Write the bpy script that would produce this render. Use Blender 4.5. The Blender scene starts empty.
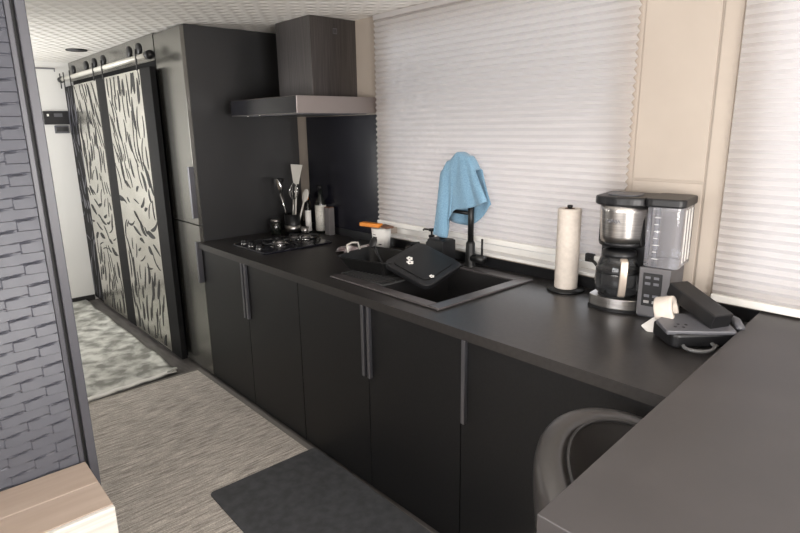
import bpy, bmesh, math, random
from mathutils import Vector, Matrix, Euler
random.seed(7)
C = bpy.context.scene
COL = C.collection
PI = math.pi
R = math.radians

# ------------------------------------------------------------------ camera
CAM = (3.39580, -1.40037, 1.57535)
YAW, PITCH, ROLL, FPX = 0.838508, 0.240897, -0.015196, 570.52
def cam_axes():
    cy, sy = math.cos(YAW), math.sin(YAW); cp, sp = math.cos(PITCH), math.sin(PITCH)
    f = Vector((-sy*cp, cy*cp, -sp)); r = Vector((cy, sy, 0)); u = r.cross(f)
    cr, sr = math.cos(ROLL), math.sin(ROLL)
    return cr*r + sr*u, cr*u - sr*r, f
_r, _u, _f = cam_axes()
cd = bpy.data.cameras.new('camera'); cam = bpy.data.objects.new('camera', cd); COL.objects.link(cam)
cd.sensor_width = 36; cd.lens = 36*FPX/800; cd.clip_start = 0.02
cam.matrix_world = Matrix(((_r.x, _u.x, -_f.x, CAM[0]), (_r.y, _u.y, -_f.y, CAM[1]), (_r.z, _u.z, -_f.z, CAM[2]), (0, 0, 0, 1)))
C.camera = cam

# ------------------------------------------------------------------ world, light, exposure
w = bpy.data.worlds.new('daylight_sky'); C.world = w; w.use_nodes = True
bg = w.node_tree.nodes['Background']; bg.inputs[0].default_value = (0.86, 0.93, 1.0, 1); bg.inputs[1].default_value = 1.8
C.view_settings.view_transform = 'Standard'; C.view_settings.look = 'None'
C.view_settings.gamma = 1; C.view_settings.use_curve_mapping = False
C.view_settings.exposure = -0.3
def area(name, loc, rot, sx, sy, power, col=(1, 1, 1), spread=180):
    l = bpy.data.lights.new(name, 'AREA'); l.shape = 'RECTANGLE'; l.size = sx; l.size_y = sy
    l.energy = power; l.color = col; l.spread = R(spread)
    o = bpy.data.objects.new(name, l); COL.objects.link(o); o.location = loc; o.rotation_euler = rot
    return o
# daylight coming in at the two blinds (outside, behind them)
area('daylight_window_one', (1.7, 1.02, 1.3), (R(-90), 0, 0), 1.2, 0.5, 4, (1, .93, .88))
area('daylight_window_two', (3.3, 1.02, 1.6), (R(-90), 0, 0), 1.35, 1.4, 16, (.97, .97, 1))
# added daylight from unseen windows, to brighten the room, far wall and ceiling
area('added_daylight_three', (2.9, -1.98, 1.4), (R(110), 0, 0), 1.5, 0.9, 60, (1, .96, .92))
area('added_daylight_four', (4.48, -0.8, 1.3), (R(118), 0, R(90)), 1.2, 0.9, 130, (1, .95, .90))
area('added_daylight_five', (-1.5, -1.98, 1.35), (R(105), 0, 0), 1.4, 1.0, 85, (1, .98, .94))

# ------------------------------------------------------------------ materials
def mat(name, col, rough=.5, metal=0, spec=.5, **k):
    m = bpy.data.materials.new(name); m.use_nodes = True
    b = m.node_tree.nodes['Principled BSDF']
    b.inputs['Base Color'].default_value = (*col, 1); b.inputs['Roughness'].default_value = rough
    b.inputs['Metallic'].default_value = metal; b.inputs['Specular IOR Level'].default_value = spec
    for kk, v in k.items(): b.inputs[kk.replace('_', ' ')].default_value = v
    return m
def nd(m, t, **k):
    n = m.node_tree.nodes.new(t)
    for kk, v in k.items(): setattr(n, kk, v)
    return n
def ln(m, a, b): m.node_tree.links.new(a, b)
def tex_var(m, scale=(8, 8, 8), noise=4, c1=(0, 0, 0), c2=(1, 1, 1), p1=.35, p2=.65, detail=4, bump=0, dist=.01, rough=None, distortion=0):
    """noise-driven colour between c1 and c2, optional bump"""
    b = m.node_tree.nodes['Principled BSDF']
    tc = nd(m, 'ShaderNodeTexCoord'); mp = nd(m, 'ShaderNodeMapping'); mp.inputs['Scale'].default_value = scale
    ns = nd(m, 'ShaderNodeTexNoise'); ns.inputs['Scale'].default_value = noise; ns.inputs['Detail'].default_value = detail
    ns.inputs['Distortion'].default_value = distortion
    cr = nd(m, 'ShaderNodeValToRGB'); cr.color_ramp.elements[0].position = p1; cr.color_ramp.elements[1].position = p2
    cr.color_ramp.elements[0].color = (*c1, 1); cr.color_ramp.elements[1].color = (*c2, 1)
    ln(m, tc.outputs['Object'], mp.inputs[0]); ln(m, mp.outputs[0], ns.inputs['Vector']); ln(m, ns.outputs[0], cr.inputs[0])
    ln(m, cr.outputs[0], b.inputs['Base Color'])
    if bump:
        bp = nd(m, 'ShaderNodeBump'); bp.inputs['Strength'].default_value = bump; bp.inputs['Distance'].default_value = dist
        ln(m, ns.outputs[0], bp.inputs['Height']); ln(m, bp.outputs[0], b.inputs['Normal'])
    return m
M = {}
M['cab'] = tex_var(mat('matte_black_cabinet', (.02, .02, .021), .45, spec=.32), (3, 3, 3), 30, (.0065, .0065, .007), (.009, .009, .0095), bump=.02, dist=.002)
M['pantry'] = mat('satin_charcoal_laminate', (.024, .024, .025), .38, spec=.6)
M['pantrydoor'] = mat('charcoal_door_glare', (.21, .206, .188), .27, .8, IOR=2.2)  # grazing glare on the charcoal fronts put into a lighter, metallic colour
M['counter'] = tex_var(mat('charcoal_worktop', (.045, .042, .041), .36), (1, 1, 1), 60, (.020, .0182, .0175), (.027, .0245, .0235), bump=.03, dist=.001)
M['island'] = tex_var(mat('peninsula_worktop', (.06, .055, .054), .45), (1, 1, 1), 5, (.040, .036, .036), (.048, .043, .043), detail=8)
M['black'] = mat('black_plastic', (.009, .009, .010), .4, spec=.4)
M['blackm'] = mat('black_painted_metal', (.008, .008, .008), .38, spec=.35)
M['glassblack'] = mat('black_glass_panel', (.008, .008, .013), .22, spec=.4)
M['handle'] = mat('anodised_dark_handle', (.2, .2, .22), .3, .85)
M['steel'] = tex_var(mat('brushed_steel', (.5, .48, .47), .3, 1), (1, 1, 80), 6, (.42, .40, .39), (.6, .58, .56), bump=.03, dist=.001)
M['hoodsteel'] = tex_var(mat('dark_brushed_steel', (.2, .18, .18), .38, .9), (60, 60, 1), 4, (.085, .078, .075), (.125, .113, .11))
M['bandsteel'] = mat('brushed_band_steel', (.34, .30, .285), .4, .9)
M['darksteel'] = mat('dark_steel', (.16, .155, .16), .35, .9)
M['chrome'] = mat('chrome', (.75, .75, .75), .12, 1)
M['wall'] = tex_var(mat('beige_wall', (.5, .43, .37), .6), (1, 1, 1), 3, (.42, .36, .305), (.46, .40, .34), bump=.04, dist=.004)
M['farwall'] = mat('white_wall', (.72, .71, .68), .55)
M['white'] = mat('white_plastic', (.8, .78, .74), .45)
M['paper'] = tex_var(mat('paper_towel', (.8, .77, .72), .85), (1, 1, 1), 60, (.56, .50, .44), (.62, .555, .49), bump=.15, dist=.002)
M['greyplastic'] = mat('grey_plastic', (.09, .09, .1), .4)
M['rubber'] = tex_var(mat('dark_grey_mat', (.035, .037, .04), .8), (1, 1, 1), 25, (.040, .042, .047), (.060, .063, .069), bump=.15, dist=.002)
M['leather'] = tex_var(mat('black_leather', (.035, .032, .031), .33, spec=.7), (1, 1, 1), 90, (.028, .025, .024), (.031, .028, .026))
M['piping'] = mat('leather_piping', (.02, .019, .019), .5)
M['orange'] = mat('orange_plastic', (.75, .25, .03), .45)
M['brownp'] = mat('brown_card', (.16, .08, .05), .7)
M['sinkm'] = mat('black_composite_sink', (.02, .019, .019), .4)
M['sinkrim'] = mat('dark_metal_rim', (.11, .10, .10), .32, .5)
M['bottle'] = mat('dark_bottle_glass', (.01, .012, .01), .12, spec=.7)
M['label'] = tex_var(mat('cream_bottle_label', (.6, .58, .52), .6), (1, 1, 1), 120, (.35, .34, .3), (.66, .64, .58), .2, .5)
M['greybox'] = mat('grey_carton', (.13, .12, .12), .6)
M['utensil'] = mat('white_silicone', (.62, .6, .55), .5)
M['floor'] = tex_var(mat('dark_floor', (.09, .085, .08), .5), (1, 6, 1), 6, (.07, .065, .06), (.12, .11, .105))
M['base'] = mat('dark_skirting', (.015, .014, .014), .5)
M['frontwhite'] = tex_var(mat('whitewashed_front', (.85, .82, .76), .55), (2, .6, 30), 3, (.74, .70, .64), (.9, .87, .82), bump=.3, dist=.003)
M['wood'] = tex_var(mat('pale_bench_wood', (.6, .45, .34), .6), (14, 1.4, 14), 2.2, (.52, .41, .33), (.60, .49, .41), .3, .7, detail=6, bump=.08, dist=.002)
M['doorsheet'] = tex_var(mat('brushed_door_sheet', (.5, .49, .44), .26, 1), (1, 1, 1), 5, (.60, .59, .54), (.72, .71, .66))
M['doordark'] = mat('black_door_frame', (.006, .006, .0065), .6, spec=.15)
M['cutout'] = mat('dark_cutout', (.01, .01, .01), .6)
M['railm'] = mat('pale_satin_rail', (.6, .58, .52), .4, .3)
M['cable'] = mat('black_cable', (.01, .01, .01), .5)
M['gcable'] = mat('grey_cable', (.12, .12, .12), .5)
M['thermo'] = mat('display', (.03, .03, .03), .25)
# blue microfibre
M['towel'] = tex_var(mat('blue_microfibre', (.13, .33, .50), .95, spec=.1), (1, 1, 1), 220, (.15, .28, .40), (.23, .38, .50), bump=.5, dist=.003)
M['towel'].node_tree.nodes['Principled BSDF'].inputs['Sheen Weight'].default_value = .3
# clear plastic & glass
def clear(name, col, rough, alpha):
    m = bpy.data.materials.new(name); m.use_nodes = True; nt = m.node_tree; nt.nodes.clear()
    o = nd(m, 'ShaderNodeOutputMaterial'); t = nd(m, 'ShaderNodeBsdfTransparent'); g = nd(m, 'ShaderNodeBsdfGlossy'); mx = nd(m, 'ShaderNodeMixShader')
    d = nd(m, 'ShaderNodeBsdfDiffuse'); d.inputs[0].default_value = (*col, 1)
    m2 = nd(m, 'ShaderNodeMixShader'); m2.inputs[0].default_value = alpha
    fr = nd(m, 'ShaderNodeFresnel'); fr.inputs[0].default_value = 1.5
    t.inputs[0].default_value = (.93, .94, .96, 1); g.inputs['Roughness'].default_value = rough
    ln(m, t.outputs[0], m2.inputs[1]); ln(m, d.outputs[0], m2.inputs[2])
    ln(m, fr.outputs[0], mx.inputs[0]); ln(m, m2.outputs[0], mx.inputs[1]); ln(m, g.outputs[0], mx.inputs[2]); ln(m, mx.outputs[0], o.inputs[0])
    return m
M['clear'] = clear('clear_plastic', (.62, .62, .68), .1, .16)
M['carafe'] = clear('carafe_glass', (.2, .2, .2), .04, .10)
M['pane'] = clear('window_glass', (.5, .5, .5), .02, .0)
# translucent cellular blind
def blind(name, dc, tc_):
    m = bpy.data.materials.new(name); m.use_nodes = True; m.node_tree.nodes.clear()
    o = nd(m, 'ShaderNodeOutputMaterial'); d = nd(m, 'ShaderNodeBsdfDiffuse'); t = nd(m, 'ShaderNodeBsdfTranslucent'); mx = nd(m, 'ShaderNodeMixShader')
    d.inputs[0].default_value = (*dc, 1); t.inputs[0].default_value = (*tc_, 1); mx.inputs[0].default_value = .45
    ln(m, d.outputs[0], mx.inputs[1]); ln(m, t.outputs[0], mx.inputs[2]); ln(m, mx.outputs[0], o.inputs[0])
    return m
M['blind'] = blind('pleated_blind_fabric', (.64, .615, .60), (.77, .72, .70))
# embossed ceiling
m = mat('embossed_ceiling', (.88, .85, .80), .5); b = m.node_tree.nodes['Principled BSDF']
tc = nd(m, 'ShaderNodeTexCoord')
def wave(rot, scale, ph=0):
    mp = nd(m, 'ShaderNodeMapping'); mp.inputs['Rotation'].default_value = (0, 0, R(rot)); ln(m, tc.outputs['Object'], mp.inputs[0])
    wv = nd(m, 'ShaderNodeTexWave'); wv.inputs['Scale'].default_value = scale; wv.inputs['Distortion'].default_value = .8; wv.inputs['Detail'].default_value = 1
    wv.inputs['Phase Offset'].default_value = ph; ln(m, mp.outputs[0], wv.inputs[0]); return wv
w1, w2 = wave(35, 4.2), wave(-55, 4.2)
mn = nd(m, 'ShaderNodeMath', operation='MAXIMUM'); ln(m, w1.outputs['Fac'], mn.inputs[0]); ln(m, w2.outputs['Fac'], mn.inputs[1])
bp = nd(m, 'ShaderNodeBump'); bp.inputs['Strength'].default_value = .8; bp.inputs['Distance'].default_value = .009
ln(m, mn.outputs[0], bp.inputs['Height']); ln(m, bp.outputs[0], b.inputs['Normal'])
M['ceil'] = m
# woven rug: streaky grey-beige
m = mat('woven_vinyl_rug', (.3, .28, .26), .9, spec=.2); b = m.node_tree.nodes['Principled BSDF']
tc = nd(m, 'ShaderNodeTexCoord'); mp = nd(m, 'ShaderNodeMapping'); mp.inputs['Scale'].default_value = (60, 5, 1); mp.inputs['Rotation'].default_value = (0, 0, R(4))
ns = nd(m, 'ShaderNodeTexNoise'); ns.inputs['Scale'].default_value = 1.6; ns.inputs['Detail'].default_value = 5; ns.inputs['Roughness'].default_value = .65
mp2 = nd(m, 'ShaderNodeMapping'); mp2.inputs['Scale'].default_value = (160, 160, 1)
vo = nd(m, 'ShaderNodeTexVoronoi'); vo.inputs['Scale'].default_value = 1.3
cr = nd(m, 'ShaderNodeValToRGB'); cr.color_ramp.elements[0].position = .33; cr.color_ramp.elements[1].position = .68
cr.color_ramp.elements[0].color = (.30, .27, .245, 1); cr.color_ramp.elements[1].color = (.86, .80, .73, 1)
mx = nd(m, 'ShaderNodeMixRGB', blend_type='MULTIPLY'); mx.inputs[0].default_value = .45
ln(m, tc.outputs['Object'], mp.inputs[0]); ln(m, mp.outputs[0], ns.inputs['Vector']); ln(m, ns.outputs[0], cr.inputs[0])
ln(m, tc.outputs['Object'], mp2.inputs[0]); ln(m, mp2.outputs[0], vo.inputs['Vector'])
ln(m, cr.outputs[0], mx.inputs[1]); ln(m, vo.outputs['Distance'], mx.inputs[2]); ln(m, mx.outputs[0], b.inputs['Base Color'])
bp = nd(m, 'ShaderNodeBump'); bp.inputs['Strength'].default_value = .4; bp.inputs['Distance'].default_value = .003
ln(m, ns.outputs[0], bp.inputs['Height']); ln(m, bp.outputs[0], b.inputs['Normal'])
M['rug'] = m
M['rugedge'] = mat('rug_border', (.16, .15, .14), .9)
M['runner'] = tex_var(mat('distressed_plush_runner', (.4, .4, .37), .6), (1, 1, 1), 9, (.20, .20, .18), (.62, .62, .58), .38, .62, detail=9, bump=.6, dist=.012, distortion=.3)
M['runneredge'] = mat('runner_backing', (.75, .74, .7), .7)
M['weave'] = mat('grey_blue_weave', (.085, .088, .108), .42)
M['frame'] = mat('grey_metal_frame', (.085, .085, .10), .4)

# ------------------------------------------------------------------ mesh builder
class MB:
    def __init__(s): s.v, s.f, s.sm = [], [], []
    def add(s, vs, fs, smooth=False, mtx=None):
        o = len(s.v)
        for v in vs:
            v = Vector(v); s.v.append(mtx @ v if mtx else v)
        for f in fs: s.f.append([o+i for i in f]); s.sm.append(smooth)
        return s
    def box(s, x0, x1, y0, y1, z0, z1, mtx=None):
        vs = [(x, y, z) for z in (z0, z1) for x, y in ((x0, y0), (x1, y0), (x1, y1), (x0, y1))]
        return s.add(vs, [(3, 2, 1, 0), (4, 5, 6, 7), (0, 1, 5, 4), (1, 2, 6, 5), (2, 3, 7, 6), (3, 0, 4, 7)], False, mtx)
    def lathe(s, prof, c=(0, 0, 0), n=32, mtx=None, smooth=True):
        vs, fs = [], []
        for r, z in prof:
            for i in range(n): a = 2*PI*i/n; vs.append((c[0]+r*math.cos(a), c[1]+r*math.sin(a), c[2]+z))
        for j in range(len(prof)-1):
            for i in range(n): k = (i+1) % n; fs.append((j*n+i, j*n+k, (j+1)*n+k, (j+1)*n+i))
        if prof[0][0] > 1e-5: fs.append(tuple(reversed(range(n))))
        if prof[-1][0] > 1e-5: fs.append(tuple((len(prof)-1)*n+i for i in range(n)))
        return s.add(vs, fs, smooth, mtx)
    def cyl(s, c, r, z0, z1, n=32, mtx=None): return s.lathe([(r, z0), (r, z1)], c, n, mtx)
    def tube(s, pts, r, n=10, closed=False, mtx=None, smooth=True):
        pts = [Vector(p) for p in pts]; m_ = len(pts); rs = r if isinstance(r, (list, tuple)) else [r]*m_
        vs, fs = [], []; prev = None
        for i, p in enumerate(pts):
            if closed: t = (pts[(i+1) % m_]-pts[i-1]).normalized()
            else: t = (pts[min(i+1, m_-1)]-pts[max(i-1, 0)]).normalized()
            if prev is None:
                a = Vector((0, 0, 1)) if abs(t.z) < .9 else Vector((1, 0, 0)); u = t.cross(a).normalized()
            else: u = (prev - t*prev.dot(t)).normalized()
            prev = u; v = t.cross(u)
            for k in range(n): an = 2*PI*k/n; vs.append(p + rs[i]*(math.cos(an)*u+math.sin(an)*v))
        for i in range(m_ if closed else m_-1):
            j = (i+1) % m_
            for k in range(n): l = (k+1) % n; fs.append((i*n+k, i*n+l, j*n+l, j*n+k))
        if not closed: fs.append(tuple(reversed(range(n)))); fs.append(tuple((m_-1)*n+k for k in range(n)))
        return s.add(vs, fs, smooth, mtx)
    def prism(s, poly, z0, z1, mtx=None, smooth=False):
        n = len(poly); vs = [(x, y, z0) for x, y in poly]+[(x, y, z1) for x, y in poly]
        fs = [tuple(reversed(range(n))), tuple(range(n, 2*n))]+[(i, (i+1) % n, n+(i+1) % n, n+i) for i in range(n)]
        return s.add(vs, fs, smooth, mtx)
    def grid(s, fn, nu, nv, smooth=True, closed_u=False, mtx=None):
        vs = [fn(i/nu, j/nv) for j in range(nv+1) for i in range(nu+1)]
        W = nu+1
        return s.add(vs, [(j*W+i, j*W+i+1, (j+1)*W+i+1, (j+1)*W+i) for j in range(nv) for i in range(nu)], smooth, mtx)
    def build(s, name, m_, parent=None, bevel=0, seg=2, thick=0, subd=0):
        me = bpy.data.meshes.new(name); me.from_pydata([tuple(v) for v in s.v], [], s.f); me.update()
        for p, q in zip(me.polygons, s.sm): p.use_smooth = q
        me.materials.append(m_ if not isinstance(m_, str) else M[m_])
        o = bpy.data.objects.new(name, me); COL.objects.link(o)
        if parent: o.parent = parent
        bm = bmesh.new(); bm.from_mesh(me); bmesh.ops.recalc_face_normals(bm, faces=bm.faces); bm.to_mesh(me); bm.free()
        if thick:
            md = o.modifiers.new('s', 'SOLIDIFY'); md.thickness = thick; md.offset = 0
        if subd: md = o.modifiers.new('d', 'SUBSURF'); md.levels = md.render_levels = subd
        if bevel: md = o.modifiers.new('b', 'BEVEL'); md.width = bevel; md.segments = seg; md.limit_method = 'ANGLE'; md.angle_limit = R(40)
        return o
def inlay(o, mb, m_):
    """surface pattern merged into the mesh of the part it decorates"""
    bm = bmesh.new(); bm.from_mesh(o.data); o.data.materials.append(M[m_])
    vs = [bm.verts.new(v) for v in mb.v]
    for f in mb.f:
        nf = bm.faces.new([vs[i] for i in f]); nf.material_index = len(o.data.materials)-1
    bm.to_mesh(o.data); bm.free()
def tag(o, label, cat, group=None):
    o['label'] = label; o['category'] = cat
    if group: o['group'] = group
    return o
def thing(name, loc, label, cat, rotz=0, group=None):
    o = bpy.data.objects.new(name, None); COL.objects.link(o); o.location = loc; o.rotation_euler = (0, 0, rotz)
    o.empty_display_size = .05
    return tag(o, label, cat, group)
def struct(o): o['kind'] = 'structure'; return o
def lbl(o, t): o['label'] = t; return o
def rrect(x0, x1, y0, y1, r, n=5):
    pts = []
    for cx, cy, a0 in ((x1-r, y1-r, 0), (x0+r, y1-r, 90), (x0+r, y0+r, 180), (x1-r, y0+r, 270)):
        for i in range(n+1): a = R(a0+90*i/n); pts.append((cx+r*math.cos(a), cy+r*math.sin(a)))
    return pts
def text(s, size, parent, m_, mtx, name='lettering', ext=.0004):
    c = bpy.data.curves.new('t', 'FONT'); c.body = s; c.size = size; c.extrude = ext; c.align_x = 'CENTER'; c.align_y = 'CENTER'
    t = bpy.data.objects.new('t', c); COL.objects.link(t)
    dg = bpy.context.evaluated_depsgraph_get(); me = bpy.data.meshes.new_from_object(t.evaluated_get(dg))
    bpy.data.objects.remove(t)
    me.transform(mtx); me.materials.clear(); me.materials.append(M[m_])
    o = bpy.data.objects.new(name, me); COL.objects.link(o); o.parent = parent
    return o

D = .751          # inner face of the window wall
H = 2.162         # ceiling
T = .9            # worktop
XF, XB, YL = -2.5, 4.4, -1.9

# ------------------------------------------------------------------ setting
struct(MB().box(XF-.1, XB+.1, YL-.1, D+.1, -.06, 0).build('floor', 'floor'))
struct(MB().box(XF-.1, XB+.1, YL-.1, D+.1, H, H+.08).build('ceiling', 'ceil'))
def wall_with_holes(name, axis, c0, c1, a0, a1, holes, m_):
    """wall slab spanning a0..a1 with rectangular holes (a, b, z0, z1) sorted along a"""
    mb = MB()
    def bx(p, q, z0, z1):
        if q-p < 1e-4 or z1-z0 < 1e-4: return
        mb.box(p, q, c0, c1, z0, z1) if axis == 'x' else mb.box(c0, c1, p, q, z0, z1)
    p = a0
    for a, b_, z0, z1 in holes:
        bx(p, a, 0, H); bx(a, b_, 0, z0); bx(a, b_, z1, H); p = b_
    bx(p, a1, 0, H)
    return struct(mb.build(name, m_))
wall_with_holes('wall_right', 'x', D, D+.1, XF-.1, XB+.1, [(.92, 2.28, .965, 2.1), (2.75, 3.9, .98, 2.1)], 'wall')
wall_with_holes('wall_left', 'x', YL-.1, YL, XF-.1, XB+.1, [(-2.2, -.8, 1.0, 1.95), (2.1, 3.7, 1.05, 1.95)], 'wall')
wall_with_holes('wall_back', 'y', XB, XB+.1, YL, D, [(-1.4, -.2, 1.05, 1.95)], 'wall')
struct(MB().box(XF-.1, XF, YL, D, 0, H).build('wall_far', 'farwall'))
struct(MB().box(XF, XF+.012, YL, -.06, 0, .05).build('baseboard_far', 'base'))
# window frames and panes
def window(n, x0, x1, z0, z1, yc):
    t = bpy.data.objects.new('window_%d' % n, None); COL.objects.link(t); struct(t)
    mb = MB(); f = .03
    mb.box(x0, x1, yc-.015, yc+.015, z0, z0+f).box(x0, x1, yc-.015, yc+.015, z1-f, z1).box(x0, x0+f, yc-.015, yc+.015, z0+f, z1-f).box(x1-f, x1, yc-.015, yc+.015, z0+f, z1-f)
    mb.build('window_frame', 'white', t); MB().box(x0+f, x1-f, yc-.003, yc+.003, z0+f, z1-f).build('pane', 'pane', t)
window(1, .92, 2.28, .965, 2.1, D+.07); window(2, 2.75, 3.9, .98, 2.1, D+.07)
window(3, 2.1, 3.7, 1.05, 1.95, YL-.05); window(5, -2.2, -.8, 1.0, 1.95, YL-.05)  # unseen windows, added for the fill lights outside them
t = bpy.data.objects.new('window_4', None); COL.objects.link(t); struct(t)  # unseen window in the back wall, added for its fill light
mb = MB(); mb.box(XB+.03, XB+.06, -1.4, -.2, 1.05, 1.08).box(XB+.03, XB+.06, -1.4, -.2, 1.92, 1.95).box(XB+.03, XB+.06, -1.4, -1.37, 1.08, 1.92).box(XB+.03, XB+.06, -.23, -.2, 1.08, 1.92)
mb.build('window_frame', 'white', t); MB().box(XB+.04, XB+.046, -1.37, -.23, 1.08, 1.92).build('pane', 'pane', t)
# wall seams / trim between and around the windows
struct(MB().box(2.355, 2.612, D-.006, D, 1.37, H).build('trim_1', 'wall', bevel=.002))
struct(MB().box(2.355, 2.612, D-.006, D, .94, 1.362).build('trim_2', 'wall', bevel=.002))
struct(MB().box(2.622, 2.68, D-.008, D, .94, H).build('trim_3', 'wall', bevel=.002))
struct(MB().box(.86, 2.34, D-.01, D, H-.010, H).build('trim_4', 'base'))

# ------------------------------------------------------------------ blinds
def blind_obj(x0, x1, zb, lab, pitch=.0285):
    t = thing('pleated_blind', ((x0+x1)/2, D-.02, zb), lab, 'blind', group='pleated window blinds')
    hw = (x1-x0)/2; top = H-.0315-zb+.002; n = int((top-.03)/pitch); mb = MB()
    vs, fs = [], []; z = .026; zs = []
    for i in range(n+1):
        zc = z + i*(top-.026)/n; zs.append((zc, .002)); 
        if i < n: zs.append((zc+.5*(top-.026)/n, -.014))
    def edge(i): return .0025*((i % 2)*2-1)
    for i, (zz, yy) in enumerate(zs):
        vs += [(-hw+edge(i), yy, zz), (hw-edge(i), yy, zz)]
    fs = [(2*i, 2*i+1, 2*i+3, 2*i+2) for i in range(len(zs)-1)]
    mb.add(vs, fs).build('pleated_fabric', 'blind', t)
    MB().box(-hw, hw, -.018, .006, 0, .026).build('bottom_rail', 'white', t, .003)
    MB().box(-hw, hw, -.016, .012, top, top+.027).build('headrail', 'blind', t, .003)
blind_obj(.852, 2.342, 1.022, 'wide white pleated blind behind the sink and faucet')
blind_obj(2.69, 3.98, .957, 'bright white pleated blind right of the coffee maker, above the peninsula')
# white sill ledge under the first blind
struct(MB().box(.86, 2.34, D-.012, D+.05, .952, .966).build('trim_5', 'white', bevel=.002))

# ------------------------------------------------------------------ ceiling downlight, hook
t = thing('downlight', (-1.53, -.16, H), 'round dark-rimmed downlight in the ceiling before the wardrobe', 'ceiling light')
MB().lathe([(.062, 0), (.072, -.008), (.072, 0)], n=40).build('rim', 'blackm', t)
MB().lathe([(.0, -.004), (.06, -.004), (.06, 0)], n=40).build('lens', 'greyplastic', t)
t = thing('coat_hook', (XF, -.15, 2.06), 'small pale hook rail high on the far white wall', 'hook')
MB().box(0, .01, -.11, .04, .04, .052).build('rail', 'handle', t, .002)
MB().tube([(.005, .03, .045), (.03, .03, .04), (.035, .03, .02)], .004).build('hook', 'handle', t)
t = thing('control_panel', (XF, -.13, 1.69), 'wide black control panel mounted on the far white wall', 'control panel')
MB().box(0, .03, -.125, .10, -.055, .06).build('housing', 'black', t, .003)
MB().box(.03, .032, -.045, .02, .01, .04).build('display', 'greyplastic', t)
MB().box(.03, .034, -.10, -.085, .015, .035).build('indicator', 'white', t)
t = thing('thermostat', (XF, -.12, 1.595), 'small grey display unit below the wide black control panel', 'thermostat')
MB().box(0, .018, -.062, .05, -.035, .032).build('housing', 'greyplastic', t, .003)
MB().box(.018, .02, -.05, .04, -.02, .02).build('display', 'thermo', t)

# ------------------------------------------------------------------ wardrobe with sliding cut-metal doors
t = thing('wardrobe', (XF+1.03, .4, 0), 'built-in black wardrobe with three laser-cut sliding doors on a top rail', 'wardrobe')
W0 = t.location.x
def L(x): return x-W0
MB().box(L(XF+.003), L(-.425), -.38, .345, 0, H-.002).build('carcass', 'doordark', t)
MB().box(L(XF+.004), L(-.425), -.40, -.381, 2.0, H-.003).build('header', 'pantrydoor', t)
rl = MB().tube([(L(-2.46), -.485, 2.012), (L(-.26), -.485, 2.012)], .017, 12).build('rail', 'railm', t); lbl(rl, 'pale steel round track rail')
for x in (-2.44, -.28):
    MB().tube([(L(x-.02), -.485, 2.012), (L(x+.03), -.485, 2.012)], .026, 14).build('end_stop', 'black', t)
def strokes(x0, x1, z0, z1, seed, dens=1.0):
    rnd = random.Random(seed); out = []; tries = 0; placed = []
    while tries < 600*dens:
        tries += 1
        x = rnd.uniform(x0+.03, x1-.03); z = rnd.uniform(z0+.03, z1-.03)
        k = (z-z0)/(z1-z0)
        if k > .62: a = R(90+rnd.uniform(-9, 9)+(22 if math.sin(z*4.5+x*3+seed) > .25 else -3)); ln_ = rnd.uniform(.10, .26)
        elif k > .28: a = R(35+75*math.sin(x*5.5+z*5+seed)+rnd.uniform(-15, 15)); ln_ = rnd.uniform(.06, .17)
        else: a = R(88+14*math.sin(x*4+z*3)+rnd.uniform(-8, 8)); ln_ = rnd.uniform(.10, .24)
        wd = rnd.choice((.008, .014, .022, .034))
        ok = all((x-px)**2*2.4+(z-pz)**2*.45 > (.074+.2*(wd+pw))**2*1.0+(.34*(ln_+pl)/2)**2*.25 for px, pz, pw, pl in placed)
        if not ok: continue
        placed.append((x, z, wd, ln_)); n = 9; up, dn = [], []
        cv = rnd.uniform(-.25, .25)*ln_
        for i in range(n+1):
            s_ = i/n*2-1; c_ = cv*(1-s_*s_)*.6; ww = wd*(1-s_*s_)**.6*(1.15-.35*s_)
            for lst, sg in ((up, 1), (dn, -1)):
                q = s_*ln_/2; o_ = c_+sg*ww/2
                lst.append((min(max(x+q*math.cos(a)-o_*math.sin(a), x0+.004), x1-.004), min(max(z+q*math.sin(a)+o_*math.cos(a), z0+.004), z1-.004)))
        out.append(up+dn[::-1][1:-1])
    return out
def barn_door(x0, x1, seed, light=True, yf=-.455, sheet0=None, sheet1=None, dens=1):
    z0, z1 = .03, 1.955
    if sheet0 is None: sheet0, sheet1 = x0+.01, x1-.01
    d = MB().box(L(x0), L(x1), yf, yf+.035, z0, z1).build('sliding_door', 'doordark', t, .002)
    sh = MB().box(L(sheet0), L(sheet1), yf-.004, yf+.001, z0+.01, z1-.004).build('cut_metal_sheet', 'doorsheet' if light else 'doordark', d)
    mb = MB()
    mt = Matrix(((1, 0, 0, -W0), (0, 0, 1, 0), (0, 1, 0, 0), (0, 0, 0, 1)))
    for pl in strokes(sheet0, sheet1, z0+.02, z1-.01, seed, dens):
        mb.prism(pl, yf-.006, yf-.0035, mtx=mt)
    inlay(sh, mb, 'cutout' if light else 'frame')  # dark door: grey strokes paint the light showing through its cut-outs
    for xx in (x0+.10, x1-.10):
        # hanger strap and roller on the rail
        h = MB().box(L(xx)-.008, L(xx)+.008, -.505, -.499, 1.935, 2.06).build('hanger_strap', 'blackm', d)
    return d
barn_door(-2.49, -2.17, 3, False, dens=.25)
barn_door(-2.165, -1.30, 11, True, -.462, -2.165, -1.50)
barn_door(-1.28, -.36, 5, True, -.462, -1.28, -.53)
mtr = Matrix.Rotation(R(90), 4, 'X')
for xx in (-2.0, -1.62, -1.40, -1.18, -.62, -.44):
    MB().lathe([(.0, -.012), (.03, -.012), (.036, -.006), (.036, .006), (.03, .012), (.0, .012)], n=20, mtx=Matrix.Translation((L(xx), -.485, 2.06)) @ mtr).build('roller_wheel', 'black', t)

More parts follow.
